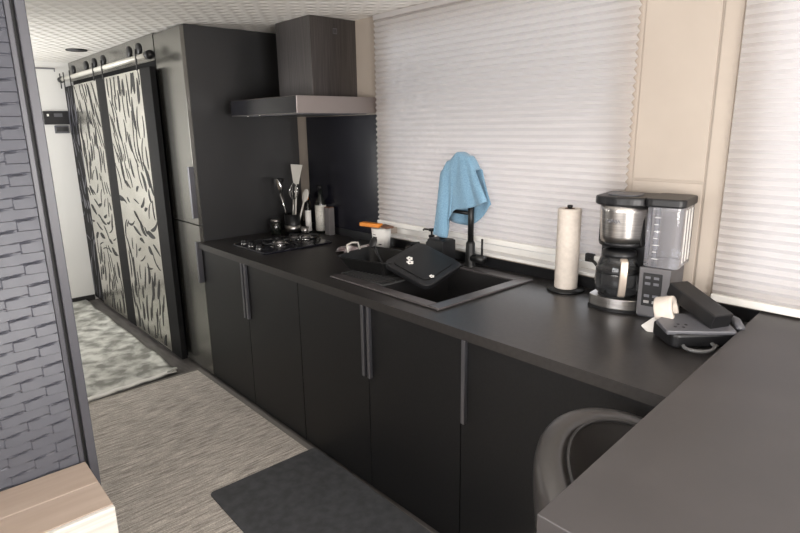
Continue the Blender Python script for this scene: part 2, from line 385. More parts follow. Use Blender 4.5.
# ------------------------------------------------------------------ tall pantry
t = thing('pantry_cabinet', (-.21, .37, 0), 'tall charcoal pantry cabinet between the wardrobe and the worktop', 'cabinet')
MB().box(-.205, .21, -.345, .375, 0, H-.003).build('body', 'pantry', t, .001)
for nm, z0, z1, hz0, hz1 in (('upper_door', 1.005, H-.012, 1.05, 1.36), ('lower_door', .012, .998, .645, .905)):
    d = MB().box(-.2, .209, -.37, -.346, z0, z1).build('door', 'pantrydoor', t, .0015)
    MB().box(.203, .223, -.405, -.372, hz0, hz1).build('handle', 'handle', d, .002)

# ------------------------------------------------------------------ base cabinets
def bar_handle(d, x, z0=.555, z1=.865):
    o = MB().box(x-.007, x+.007, -.055, -.024, z0, z1).build('handle', 'handle', d, .002); return o
def base_cab(x0, x1, doors, lab):
    cx = (x0+x1)/2; t = thing('base_cabinet', (cx, .322, 0), lab, 'cabinet', group='base cabinets under the worktop')
    a, b_ = x0-cx+.001, x1-cx-.001
    MB().box(a, a+.018, -.299, .415, 0, .862).box(b_-.018, b_, -.299, .415, 0, .862).box(a, b_, .40, .415, 0, .862).box(a, b_, -.299, .415, 0, .03).box(a, b_, -.299, -.281, .80, .862).box(a, b_, -.299, -.281, 0, .06).build('body', 'cab', t)
    for a, b_, hx in doors:
        d = MB().box(a-cx+.002, b_-cx-.002, -.3-.022, -.3-.0005, .012, .860).build('door', 'cab', t, .0015)
        if hx is not None: MB().box(hx-cx-.008, hx-cx+.008, -.340, -.3225, .545, .862).build('handle', 'handle', d, .002)
base_cab(.003, 1.098, [(.003, .565, .550), (.565, 1.098, .584)], 'black two-door base cabinet under the hob')
base_cab(1.099, 2.152, [(1.099, 1.630, 1.613), (1.630, 2.152, 1.650)], 'black two-door base cabinet under the sink')
base_cab(2.153, 2.86, [(2.153, 2.86, 2.174)], 'black single-door base cabinet below the coffee maker')

# ------------------------------------------------------------------ worktop (with sink cut-out) and upstand
sx0, sx1, sy0, sy1 = 1.30, 1.94, .10, .62
mb = MB(); z0, z1 = .864, T
mb.box(.001, sx0, -.022, D-.012, z0, z1).box(sx1, 2.88, -.022, D-.012, z0, z1).box(sx0, sx1, -.022, sy0, z0, z1).box(sx0, sx1, sy1, D-.012, z0, z1)
t = thing('worktop', (1.45, .36, z0), 'long charcoal worktop running from the pantry to the peninsula', 'worktop')
for i in range(len(mb.v)): mb.v[i] = mb.v[i]-t.location
mb.build('slab', 'counter', t)
MB().box(-1.445, 1.39, D-.36-.011, D-.36-.001, .001, .082).build('upstand', 'black', t, .001)

# ------------------------------------------------------------------ splashback & hood
tag(MB().box(.112, .845, D-.010, D-.0005, .947, 1.642).build('splashback', 'glassblack', bevel=.001), 'glossy black splashback panel on the wall behind the hob', 'splashback')
t = thing('range_hood', (.485, .5, 1.648), 'dark steel chimney range hood above the hob', 'range hood')
MB().box(-.36, .355, -.285, .25, 0, .087).build('canopy', 'bandsteel', t, .002)
MB().box(-.36, .354, -.289, -.2855, .002, .085).build('front_panel', 'glassblack', t, .001)
MB().box(-.18, .17, -.06, .25, .087, H-1.648-.002).build('chimney', 'hoodsteel', t, .001)
MB().box(-.32, .31, -.24, .2, -.004, .001).build('filter', 'greyplastic', t)
for x in (-.20, -.06): MB().cyl((x, -.265, 0), .006, -.008, .0, 12).build('button', 'chrome', t)
mtx = Matrix.Translation((.171, .105, .445)) @ Matrix(((0, 0, 1, 0), (1, 0, 0, 0), (0, 1, 0, 0), (0, 0, 0, 1)))
em = MB(); em.box(-.014, .014, -.016, -.012, 0, .0008, mtx).box(-.014, .014, .010, .014, 0, .0008, mtx).box(-.014, -.010, -.016, .014, 0, .0008, mtx).box(.010, .014, -.016, .014, 0, .0008, mtx).box(-.002, .002, -.016, .014, 0, .0008, mtx)
em.build('emblem', 'handle', t)

# ------------------------------------------------------------------ hob
t = thing('gas_hob', (.40, .34, T+.0005), 'small two-burner gas hob with chrome burner caps beside the pantry', 'hob')
MB().prism(rrect(-.155, .23, -.25, .21, .02), 0, .010).build('glass_plate', 'glassblack', t, .002)
for (bx_, by_) in ((.06, -.06), (.03, .14)):
    b_ = MB().lathe([(.055, .010), (.055, .016), (.045, .022), (.03, .024)], (bx_, by_, 0)).build('burner', 'chrome', t)
    MB().lathe([(.036, .024), (.036, .030), (.0, .033)], (bx_, by_, 0)).build('burner_cap', 'steel', b_)
    ps = MB()
    for k in range(4):
        a = PI/4+k*PI/2; c_, s_ = math.cos(a), math.sin(a)
        ps.tube([(bx_+.095*c_, by_+.095*s_, .010), (bx_+.09*c_, by_+.09*s_, .038), (bx_+.03*c_, by_+.03*s_, .038)], .004, 8)
    ps.tube([(bx_+.092*math.cos(a), by_+.092*math.sin(a), .026) for a in [2*PI*i/28 for i in range(28)]], .003, 6, True)
    ps.build('pan_support', 'blackm', t)
for kx, ky in ((-.10, -.2), (.0, -.205), (.10, -.21)):
    k_ = MB().lathe([(.017, .010), (.016, .028), (.013, .034), (0, .034)], (kx, ky, 0), 20).build('knob', 'black', t)
    MB().lathe([(.019, .010), (.019, .014), (.017, .014)], (kx, ky, 0), 20).build('ring', 'chrome', k_)

# ------------------------------------------------------------------ things beside the hob
def bottle(name, loc, lab, r, h, mb_, lm, cap, lz=(.08, .6), group=None):
    t = thing(name, loc, lab, 'bottle')
    MB().lathe([(r*.9, 0), (r, .006), (r, h*.62), (r*.85, h*.69), (r*.36, h*.78), (r*.34, h*.93)], n=28).build('body', mb_, t)
    MB().lathe([(r*.4, h*.92), (r*.4, h), (0, h)], n=20).build('cap', cap, t)
    if lm: MB().lathe([(r*1.02, h*lz[0]), (r*1.02, h*lz[1])], n=28).build('label', lm, t)
    return t
bottle('oil_bottle', (.290, .702, T), 'dark glass bottle with a wide cream label behind the hob', .036, .31, 'bottle', 'label', 'black', (.06, .6))
bottle('slim_bottle', (.218, .650, T), 'slim bottle with a narrow white label and orange cap', .020, .24, 'bottle', 'white', 'orange', (.05, .62))
t = thing('spice_carton', (.380, .705, T), 'plain grey carton right of the cream-labelled bottle', 'carton')
MB().box(-.028, .028, -.02, .02, 0, .175).build('box', 'greybox', t, .002); MB().box(-.026, .026, -.018, .018, .175, .179).build('flap', 'brownp', t)
t = thing('pepper_mill', (.14, .695, T), 'tall black mill standing against the pale wall strip', 'pepper mill')
MB().lathe([(.026, 0), (.028, .02), (.018, .09), (.022, .16), (.016, .19)], n=24).build('body', 'black', t)
MB().lathe([(.016, .19), (.026, .215), (.022, .245), (.007, .255), (.006, .265), (0, .268)], n=24).build('head', 'black', t)
t = thing('utensil_pot', (.175, .555, T), 'black utensil pot holding white and steel cooking tools', 'utensil pot')
MB().lathe([(.04, 0), (.048, .01), (.052, .13), (.047, .13), (.044, .015), (0, .012)], n=32).build('pot', 'black', t)
MB().lathe([(.0528, .02), (.0533, .06)], (0, 0, 0), 32).build('band', 'steel', t)
# utensils standing in the pot (each a thing)
def handle_tool(name, lab, cat, base, tip, m_, head=None):
    t = thing(name, base, lab, cat); b_ = Vector(base); v = Vector(tip)-b_
    MB().tube([(0, 0, 0), tuple(v*.5), tuple(v*.72)], [.006, .006, .005], 10).build('handle', m_, t)
    return t, v
t, v = handle_tool('silicone_turner', 'white silicone turner, tallest tool in the utensil pot', 'spatula', (.185, .565, T+.02), (.19, .60, T+.44), 'utensil')
q = Matrix.Translation(v*.72) @ v.to_track_quat('Z', 'Y').to_matrix().to_4x4() @ Matrix.Rotation(R(40), 4, 'Z')
MB().prism([(-.018, 0), (.018, 0), (.032, .07), (.042, .125), (-.042, .125), (-.03, .07)], -.004, .004, mtx=q @ Matrix.Rotation(R(90), 4, 'X')).build('blade', 'utensil', t, .002)
t, v = handle_tool('steel_spoon', 'steel serving spoon leaning left in the utensil pot', 'spoon', (.165, .545, T+.02), (.13, .48, T+.36), 'chrome')
q = Matrix.Translation(v*.86) @ v.to_track_quat('Z', 'Y').to_matrix().to_4x4() @ Matrix.Rotation(R(50), 4, 'Z')
MB().grid(lambda a, b_: (.024*math.sin(PI*a)*math.cos(2*PI*b_), .008*math.sin(PI*a)*math.sin(2*PI*b_), .05*math.cos(PI*a)), 14, 20, mtx=q).build('bowl', 'chrome', t)
t, v = handle_tool('black_ladle', 'black nylon ladle at the far left of the utensil pot', 'ladle', (.15, .545, T+.02), (.085, .52, T+.44), 'black')
MB().lathe([(0, -.03), (.022, -.022), (.032, 0), (.030, 0), (.02, -.019), (0, -.026)], tuple(v*.80), 20).build('bowl', 'black', t)
t, v = handle_tool('wire_whisk', 'wire whisk standing at the front of the utensil pot', 'whisk', (.195, .54, T+.02), (.215, .555, T+.31), 'steel')
wk = MB(); zz = v.to_track_quat('Z', 'Y').to_matrix().to_4x4()
for k in range(5):
    a = PI*k/5; wk.tube([(.030*math.sin(PI*i/14)**.8*math.cos(a)*(1 if i <= 14 else -1) if i <= 14 else 0, .030*math.sin(PI*i/14)**.8*math.sin(a), .0+.11*(i/14)) for i in range(15)], .0013, 5, mtx=Matrix.Translation(v*.70) @ zz)
    wk.tube([(-.030*math.sin(PI*i/14)**.8*math.cos(a), -.030*math.sin(PI*i/14)**.8*math.sin(a), .0+.11*(i/14)) for i in range(15)], .0013, 5, mtx=Matrix.Translation(v*.70) @ zz)
wk.build('wire_loops', 'chrome', t)
t, v = handle_tool('plastic_spoon', 'white plastic spoon leaning right in the utensil pot', 'spoon', (.19, .575, T+.02), (.235, .64, T+.29), 'utensil')
q = Matrix.Translation(v*.84) @ v.to_track_quat('Z', 'Y').to_matrix().to_4x4() @ Matrix.Rotation(R(50), 4, 'Z')
MB().grid(lambda a, b_: (.026*math.sin(PI*a)*math.cos(2*PI*b_), .007*math.sin(PI*a)*math.sin(2*PI*b_), .045*math.cos(PI*a)), 14, 20, mtx=q).build('bowl', 'utensil', t)
t = thing('glass_jar', (.13, .455, T), 'small dark jar with a steel lid left of the utensil pot', 'jar')
MB().lathe([(.03, 0), (.034, .006), (.034, .075), (.028, .085)], n=28).build('body', 'bottle', t)
MB().lathe([(.031, .083), (.031, .102), (0, .104)], n=28).build('lid', 'steel', t)
t = thing('measuring_cup', (.262, .590, T), 'small steel cup between the utensil pot and slim bottle', 'cup')
MB().lathe([(.020, 0), (.026, .05), (.024, .05), (.019, .004), (0, .004)], n=28).build('cup', 'steel', t)
MB().tube([(.024, 0, .042), (.045, 0, .04), (.045, 0, .015), (.022, 0, .012)], .003, 8).build('handle', 'steel', t)

# ------------------------------------------------------------------ white tub with orange packet, plastic wrapper
t = thing('cream_tub', (.955, .655, T), 'white printed cardboard tub standing left of the sink', 'tub')
tb = MB().lathe([(.048, 0), (.056, .12), (.053, .12), (.046, .006), (0, .006)], n=36).build('tub', 'white', t)
mk = MB()
for (a0, a1, za, zb_) in ((-100, -68, .070, .076), (-98, -75, .085, .089), (-125, -98, .02, .055), (-60, -40, .03, .036)):
    r_ = .0505; n = 8
    mk.add([((r_-.006*(1-z/.12)+.0006)*math.cos(R(a0+(a1-a0)*i/n)) if 0 else (.048+.0667*z+.0006)*math.cos(R(a0+(a1-a0)*i/n)), (.048+.0667*z+.0006)*math.sin(R(a0+(a1-a0)*i/n)), z) for z in (za, zb_) for i in range(n+1)],
           [(i, i+1, n+2+i, n+1+i) for i in range(n)])
inlay(tb, mk, 'piping')
tag(MB().box(-.07, .07, -.02, .02, 0, .022).build('snack_packet', 'orange', bevel=.004), 'orange packet lying across the top of the white tub', 'packet')
o = bpy.data.objects['snack_packet']; o.location = (.895, .63, T+.122); o.rotation_euler = (0, 0, R(12))
t = thing('brown_packet', (.985, .665, T+.122), 'brown packet on the tub beside the orange packet', 'packet')
MB().box(-.05, .045, -.025, .025, 0, .012).build('wrapper', 'brownp', t, .003)
t.rotation_euler = (0, 0, R(-10))
rr = random.Random(4)
def crumple(a, b_):
    x = -.13+.26*a; y = -.07+.14*b_
    h = .006+.030*abs(math.sin(a*9+b_*3))*(.4+.6*math.sin(PI*b_))*math.sin(PI*a)**.5+.012*math.sin(a*21+b_*17)*math.sin(PI*a)*math.sin(PI*b_)
    e = .018*math.sin(a*13)+.012*math.sin(b_*11)
    return (x+e*.6, y+.022*math.sin(a*11+1)-.05*a, max(h, .002))
M['wrap'] = tex_var(mat('crumpled_wrapper', (.55, .50, .5), .35), (1, 1, 1), 14, (.22, .17, .17), (.74, .70, .70), .42, .55)
o = tag(MB().grid(crumple, 40, 26).build('crumpled_wrapper', 'wrap', thick=.001), 'crumpled white plastic wrapper lying beside the white tub', 'wrapper')
o.location = (.93, .52, T+.001); o.rotation_euler = (0, 0, R(38))

# ------------------------------------------------------------------ sink
t = thing('kitchen_sink', (1.625, .365, T), 'black inset sink with a raised rim set in the worktop', 'sink')
X0, X1, Y0, Y1 = -.345, .352, -.30, .305     # outer rim, local
bx0, bx1, by0, by1 = -.10, .295, -.245, .235   # bowl
zr = .010
rim = MB()
rim.box(X0, bx0, Y0, Y1, .001, zr).box(bx1, X1, Y0, Y1, .001, zr).box(bx0, bx1, Y0, by0, .001, zr).box(bx0, bx1, by1, Y1, .001, zr)
rim.build('rim', 'sinkrim', t, .004)
bw = MB(); th = .004; bz = -.17
bw.box(bx0, bx1, by0, by1, bz, bz+th).box(bx0, bx0+th, by0, by1, bz, .002).box(bx1-th, bx1, by0, by1, bz, .002).box(bx0, bx1, by0, by0+th, bz, .002).box(bx0, bx1, by1-th, by1, bz, .002)
bw.build('bowl', 'sinkm', t)
MB().lathe([(.0, .005), (.035, .005), (.04, .0)], (.10, 0, bz+th)).build('drain', 'chrome', t)

# ------------------------------------------------------------------ things over the sink
# oven tray
t = thing('roasting_tray', (1.35, .30, T+.018), 'black roasting tray with loop handles resting across the sink rim', 'tray', R(12))
tr = MB()
def tray_fn(a, b_): return None
outer = rrect(-.15, .15, -.13, .13, .03); inner = rrect(-.115, .115, -.095, .095, .025); n = len(outer)
vs = [(x, y, 0) for x, y in inner]+[(x, y, .065) for x, y in outer]+[(x*1.06, y*1.06, .067) for x, y in outer]+[(x*1.06, y*1.06, .063) for x, y in outer]+[(x*1.01, y*1.01, .060) for x, y in outer]+[(x*1.02, y*1.02, -.003) for x, y in inner]
fs = [tuple(range(n))]
for k in range(5): fs += [(k*n+i, k*n+(i+1) % n, (k+1)*n+(i+1) % n, (k+1)*n+i) for i in range(n)]
fs.append(tuple(reversed(range(5*n, 6*n)))); tr.add(vs, fs).build('pan', 'blackm', t, .001)
for s_ in (-1, 1):
    hz = .03 if s_ < 0 else -.02
    MB().tube([(s_*.150, -.045, .066), (s_*.160, -.04, .07+hz), (s_*.165, 0, .075+hz), (s_*.160, .04, .07+hz), (s_*.150, .045, .066)], .005, 8).build('handle', 'railm' if s_ < 0 else 'blackm', t)
# flower-printed black board leaning
t = thing('flower_print_pan', (1.60, .37, T+.02), 'black baking dish with white flower print tipped over the sink', 'dish', R(10))
mt_ = Matrix.Rotation(R(-28), 4, 'Y') @ Matrix.Rotation(R(14), 4, 'X')
mt_ = Matrix.Translation((.0, -.02, .045)) @ Matrix.Rotation(R(17), 4, 'Y') @ Matrix.Rotation(R(12), 4, 'X')
MB().prism(rrect(-.13, .13, -.135, .135, .04), -.012, .012, mtx=mt_).build('body', 'black', t, .006, 3)
rp = MB().prism(rrect(-.10, .10, -.105, .105, .03), .012, .016, mtx=mt_).build('raised_panel', 'blackm', t, .002)
fl = MB()
for (fx, fy, s_) in ((-.04, -.045, 1.0), (-.062, -.022, .9), (.095, -.06, .7)):
    for k in range(5):
        a = 2*PI*k/5; fl.lathe([(.0075*s_, 0), (.006*s_, .0012)], (fx+.0105*s_*math.cos(a), fy+.0105*s_*math.sin(a), .0162), 10, mt_)
inlay(rp, fl, 'white')
# serving fork / tongs handle lying on tray
t = thing('serving_spoon', (1.31, .30, T+.075), 'black plastic spoon sticking up from the roasting tray', 'spoon')
MB().tube([(.10, -.02, -.03), (.03, 0, .015), (-.0, .01, .04)], [.005, .006, .007], 10).build('handle', 'black', t)
MB().grid(lambda a, b_: (.020*math.sin(PI*a)*math.cos(2*PI*b_), .032*math.cos(PI*a)*.9, .008*math.sin(PI*a)*math.sin(2*PI*b_)), 12, 16, mtx=Matrix.Translation((-.01, .012, .058)) @ Matrix.Rotation(R(60), 4, 'X') @ Matrix.Rotation(R(20), 4, 'Y')).build('bowl', 'black', t)
# wire drainer rack
t = thing('drainer_rack', (1.60, .37, T+.011), 'thin black wire drainer rack laid across the sink', 'rack')
wr = MB(); wr.tube([(-.30, -.25, 0.004), (.0, -.25, .004), (.0, .25, .004), (-.30, .25, .004)], .004, 8, True)
for i in range(1, 14): x = -.30+i*.30/14; wr.tube([(x, -.25, .004), (x, .25, .004)], .002, 6)
wr.build('wires', 'blackm', t)

# ------------------------------------------------------------------ faucet
t = thing('kitchen_faucet', (1.612, .665, T+.001), 'tall matte black spring-arch faucet under the blue cloth', 'faucet')
MB().lathe([(.032, 0), (.032, .012), (.026, .02), (.022, .12), (.017, .13)], n=28).build('base', 'blackm', t)
MB().tube([(0, 0, .12), (0, 0, .36)], .0145, 16).build('riser', 'blackm', t)
arc = [(0, 0, .36)]+[(-.095+.095*math.cos(R(a)), 0, .36+.115*math.sin(R(a))) for a in range(15, 166, 15)]+[(-.19, -.0, .36), (-.19, 0, .30)]
MB().tube(arc, .014, 14).build('spout_hose', 'blackm', t)
MB().tube([(-.19, 0, .31), (-.19, 0, .27), (-.19, 0, .13)], [.016, .017, .018], 16).build('spray_head', 'blackm', t)
MB().tube([(0, 0, .265), (-.175, 0, .265)], .009, 10).build('dock_arm', 'blackm', t)
lv = MB().tube([(.0, -.0, .05), (.085, 0, .05)], .021, 16).build('valve_body', 'blackm', t)
MB().tube([(.072, 0, .06), (.072, 0, .15)], .0055, 10).build('lever', 'blackm', t)
# soap dispenser box under spray head
t = thing('soap_caddy', (1.452, .628, T+.011), 'black square caddy box beneath the faucet spray head', 'caddy', R(-4))
MB().box(-.058, .058, -.045, .045, 0, .115).build('box', 'black', t, .006, 3)
MB().box(-.05, .05, -.037, .037, .115, .119).build('rim', 'blackm', t, .001)
t = thing('soap_pump', (1.33, .682, T), 'small black soap pump bottle left of the square caddy', 'soap dispenser')
MB().lathe([(.028, 0), (.03, .006), (.03, .085), (.014, .1), (.012, .115)], n=26).build('bottle', 'black', t)
p_ = MB().lathe([(.016, .112), (.016, .122), (.005, .124), (.005, .142), (.016, .144), (.016, .156), (0, .157)], n=22).build('pump', 'black', t)
MB().tube([(0, 0, .150), (-.045, -.01, .150), (-.05, -.012, .143)], .005, 8).build('nozzle', 'black', p_)
t = thing('scrub_brush', (1.235, .625, T), 'small black dish brush lying left of the soap pump', 'brush')
MB().lathe([(.03, 0), (.034, .02), (.03, .05), (.012, .06)], n=24).build('head', 'black', t)
MB().tube([(0, 0, .055), (.01, 0, .075), (.05, .01, .08)], .008, 10).build('handle', 'black', t)

# ------------------------------------------------------------------ blue cloth over the faucet arch
def cloth():
    mb = MB(); nu, nv = 34, 44
    def lerp(tab, s):
        for (a, va), (b_, vb) in zip(tab, tab[1:]):
            if s <= b_: k = (s-a)/(b_-a); return va+(vb-va)*(k*k*(3-2*k))
        return tab[-1][1]
    def fn(a, b_):
        s = a; v = b_*2-1                        # v<0 front, >0 back
        zt = lerp([(0, 1.36), (.2, 1.41), (.5, 1.452), (.75, 1.435), (1, 1.375)], s)
        if v < 0: zb = lerp([(0, 1.045), (.30, 1.035), (.42, 1.15), (.6, 1.185), (1, 1.235)], s)
        else: zb = lerp([(0, 1.12), (.5, 1.10), (1, 1.215)], s)
        k = abs(v); top_x = 1.405+.215*s
        bot_x = lerp([(0, 1.375), (.3, 1.452), (.42, 1.475), (1, 1.70)], s) if v < 0 else lerp([(0, 1.38), (1, 1.68)], s)
        x = top_x+(bot_x-top_x)*k**1.1
        z = zt+(zb-zt)*max(0, (k-.06)/.94) if k > .06 else zt
        z -= .0
        off = .019*min(1, k/.10)**.5+.008
        fold = .012*k*math.sin(s*11+1.0)+.006*k*math.sin(s*23+v*3)
        if v < 0 and s < .36: fold += .016*k
        y = .665+(-1 if v < 0 else 1)*(off*.95)+(-abs(fold) if v < 0 else fold*.35)*1.0
        return (x-1.52, y-.665, z-1.43)
    mb.grid(fn, nu, nv)
    o = mb.build('microfibre_cloth', 'towel', thick=.004); o.location = (1.552, .665, 1.43)
    return tag(o, 'light blue microfibre cloth draped over the black faucet', 'cloth')
cloth()

# ------------------------------------------------------------------ paper towel roll
t = thing('towel_holder', (2.150, .650, T), 'black paper towel stand with a round base, left of the coffee maker', 'paper towel holder')
MB().lathe([(.075, 0), (.077, .004), (.075, .010), (0, .012)], n=48).build('base', 'blackm', t)
MB().lathe([(.007, .01), (.007, .345), (.011, .348), (.011, .356), (0, .358)], n=16).build('pole', 'blackm', t)
t = thing('paper_towel_roll', (2.150, .650, T+.0125), 'white paper towel roll on the black stand', 'paper towel')
MB().lathe([(.022, 0), (.046, 0), (.047, .004), (.047, .325), (.045, .33), (.022, .33), (.022, 0)], n=48).build('roll', 'paper', t)
MB().lathe([(.0205, 0), (.0205, .3302), (.0187, .3302), (.0187, 0), (.0205, 0)], n=32).build('core', 'brownp', t)

# ------------------------------------------------------------------ coffee maker
t = thing('coffee_maker', (2.330, .505, T), 'black and steel drip coffee maker with glass carafe and clear water tank', 'coffee maker', R(9)); t.scale = (1.09, 1, 1)
WM, DM, HM = .250, .19, .432
def halfround(x0, x1, yf, yb, n=18, bulge=.05):
    return [(x0, yb)]+[(x0+(x1-x0)*i/n, yf+bulge*(1-math.sin(PI*i/n)**.7)) for i in range(n+1)]+[(x1, yb)]
MB().box(.002, .165, .115, DM, .0, .40).build('rear_column', 'black', t, .006)
b_ = MB().prism(halfround(0, .168, -.012, DM-.02, bulge=.035), .012, .050, smooth=False).build('base', 'steel', t, .002)
MB().prism(halfround(-.002, .17, -.014, DM-.01, bulge=.035), 0, .012).build('base_foot', 'black', b_, .001)
MB().lathe([(.062, .050), (.062, .055), (0, .055)], (.082, .062, 0), 40).build('warming_plate', 'black', b_)
# brew head: tapering curved steel shell
def head(a, b_):
    k = b_; xm = .083; hw = .074+.006*k; ang = PI*(a)
    return (xm-hw*math.cos(ang), .11-(.112+.010*k)*math.sin(ang)**.8, .255+.135*k)
hm = MB(); hm.grid(head, 36, 6); o = hm.build('brew_basket_shell', 'steel', t, thick=.003)
MB().box(.010, .157, .045, .13, .24, .385).build('brew_basket_core', 'black', t, .01)
def collar(a, b_):
    ang = PI*a; return (.083-.076*math.cos(ang), .11-.108*math.sin(ang)**.8, .240+.018*b_)
MB().grid(collar, 36, 2).build('basket_collar', 'black', t, thick=.004)
MB().prism([(x, y) for x, y in halfround(-.002, .170, -.016, DM, bulge=.05)], .388, HM-.010).build('lid', 'black', t, .008, 3)
MB().prism(rrect(.028, .135, .03, .14, .04), HM-.0105, HM-.005).build('lid_inset', 'greyplastic', t, .002)
MB().prism(rrect(.165, .285, -.004, DM, .025), .395, HM-.008).build('tank_lid', 'black', t, .006, 3)
MB().prism(rrect(.172, .278, .002, DM-.004, .02), .185, .395).build('water_tank', 'clear', t, .002)
tk = MB()
for i in range(7): tk.box(.200, .212 if i % 2 else .220, .0005, .0018, .215+.024*i, .2165+.024*i)
for yy in (.05, .09, .13): tk.box(.2783, .2795, yy, yy+.012, .20, .385)
tk.build('tank_markings', 'white', t)
MB().tube([(.185, .10, .19), (.185, .10, .385)], .009, 10).build('tank_pipe', 'clear', t)
MB().box(.170, .262, .004, DM-.002, .0, .184).build('tower', 'greyplastic', t, .004)
MB().box(.168, .264, -.004, .006, .008, .184).build('tower_front', 'darksteel', t, .002)
pn = MB().box(.182, .240, -.0065, -.0035, .045, .165).build('control_panel', 'black', t, .001)
for r_ in range(5):
    for c_ in range(2):
        if r_ == 2: continue
        MB().box(.189+c_*.026, .206+c_*.026, -.0082, -.0062, .056+r_*.022, .066+r_*.022).build('button', 'handle' if r_ else 'steel', pn, .001)
MB().box(.190, .232, -.008, -.0063, .145, .158).build('display', 'thermo', pn)
# carafe
cc = (.082, .058)
ca = MB().lathe([(.058, .057), (.070, .068), (.075, .105), (.072, .15), (.060, .19), (.052, .205)], (cc[0], cc[1], 0), 40).build('carafe', 'carafe', t)
MB().lathe([(.054, .196), (.056, .206), (.054, .220), (.03, .227), (0, .228)], (cc[0], cc[1], 0), 36).build('carafe_lid', 'black', ca)
MB().lathe([(.0728, .140), (.0722, .152)], (cc[0], cc[1], 0), 36).build('carafe_band', 'black', ca)
hd = [(.070, -.045, .210), (.070, -.072, .205), (.069, -.077, .17), (.068, -.074, .12), (.068, -.062, .085), (.070, -.040, .075)]
hm = MB()
wv_ = []
for x, y, z in hd: wv_ += [(x-.0115, y, z), (x+.0115, y, z)]
mh = Matrix.Translation((cc[0], cc[1], 0)) @ Matrix.Rotation(R(24), 4, 'Z') @ Matrix.Translation((-.070, -.066, 0))
hm.add(wv_, [(2*i, 2*i+1, 2*i+3, 2*i+2) for i in range(len(hd)-1)], True, mh)
M['carafehandle'] = mat('champagne_carafe_handle', (.55, .47, .40), .35, .5)
ho = hm.build('carafe_handle', 'carafehandle', ca, thick=.010, bevel=.003); lbl(ho, 'champagne-coloured carafe handle')
ff = Matrix(((1, 0, 0, 0), (0, 0, -1, 0), (0, 1, 0, 0), (0, 0, 0, 1)))
text('NINJA', .017, t, 'handle', Matrix.Translation((.076, -.0135, .336)) @ ff @ Matrix.Scale(1, 4), 'brand_lettering', .001)

# black cable and plug behind the coffee maker
t = thing('power_cable', (2.25, .715, T+.02), 'black power cable and plug on the wall behind the coffee maker', 'cable')
MB().box(-.055, -.015, -.006, .012, .10, .135).build('plug', 'cable', t, .004)
MB().tube([(-.03, -.008, .115), (0, -.02, .105), (.03, -.015, .07), (.05, -.005, .05), (.07, 0, .03), (.085, 0, -.012)], .006, 8).build('cord', 'cable', t)

# ------------------------------------------------------------------ black device at the right end
t = thing('handheld_device', (2.735, .43, T+.001), 'black plastic device with a raised block and white roll beside the peninsula', 'device', R(50)); t.scale = (1.12, 1.12, 1.1)
MB().prism(rrect(-.085, .10, -.075, .055, .02), .0, .045).build('body', 'black', t, .01, 3)
mt_ = Matrix.Translation((0, -.012, .052)) @ Matrix.Rotation(R(6), 4, 'X')
pl = MB().prism([(-.10, -.055), (.085, -.07), (.105, .045), (-.045, .06), (-.095, .02)], -.006, .006, mtx=mt_).build('top_plate', 'greyplastic', t, .003)
h4 = MB()
for hx, hy in ((-.065, -.03), (-.045, -.035), (-.05, -.015), (-.03, -.02)): h4.lathe([(.0045, 0), (.004, .0008)], (hx, hy, .0062), 12, mt_)
h4.build('screw_holes', 'cutout', pl)
mt_ = Matrix.Translation((.035, .02, .093)) @ Matrix.Rotation(R(-76), 4, 'Z') @ Matrix.Rotation(R(16), 4, 'Y')
MB().box(-.10, .085, -.032, .032, -.02, .024, mt_).build('raised_block', 'black', t, .004, 3)
MB().box(-.08, -.02, .034, .040, -.022, .012, mt_).build('metal_clip', 'handle', t, .001)
MB().tube([(.07, .06, .06), (.12, .05, .055), (.135, .0, .05), (.115, -.05, .045)], .012, 8).build('side_arm', 'greyplastic', t)
mtw = Matrix.Translation((-.045, .052, .072)) @ Matrix.Rotation(R(-40), 4, 'Z') @ Matrix.Rotation(R(75), 4, 'Y')
MB().lathe([(.022, -.024), (.040, -.024), (.041, -.02), (.041, .02), (.040, .024), (.022, .024), (.022, -.024)], n=36, mtx=mtw).build('white_roll', 'paper', t)
t = thing('white_tag', (2.612, .440, T+.002), 'small white tag on a white cord in front of the coffee maker', 'tag', R(-12))
mt_ = Matrix.Rotation(R(30), 4, 'Y') @ Matrix.Rotation(R(35), 4, 'X')
MB().box(-.022, .022, -.026, .026, .012, .022, mt_).build('card', 'white', t, .003)
MB().tube([(0, .01, .03), (-.005, .04, .065), (.012, .06, .072), (.04, .06, .055)], [.004, .006, .008, .007], 8).build('cord', 'white', t)
t = thing('coiled_cable', (2.83, .345, T+.006), 'grey cable loop on the worktop in front of the black device', 'cable')
MB().tube([(-.03+.045*math.cos(R(a))+.01*math.cos(R(a/2)), .01+.05*math.sin(R(a)), .004+.008*(a/540)) for a in range(60, 560, 15)], .0055, 8).build('cord', 'gcable', t)

# ------------------------------------------------------------------ peninsula
t = thing('peninsula', (3.3, .0, 0), 'broad charcoal peninsula top in the right foreground', 'counter')
pm = MB(); pm.prism([(2.845-3.3, D-.004), (2.935-3.3, -.69), (3.78-3.3, -.69), (3.78-3.3, D-.004)], .912, .95).build('slab', 'island', t, .002)
MB().box(.0, .42, -.35, .72, .0, .911).build('base', 'cab', t, .002)

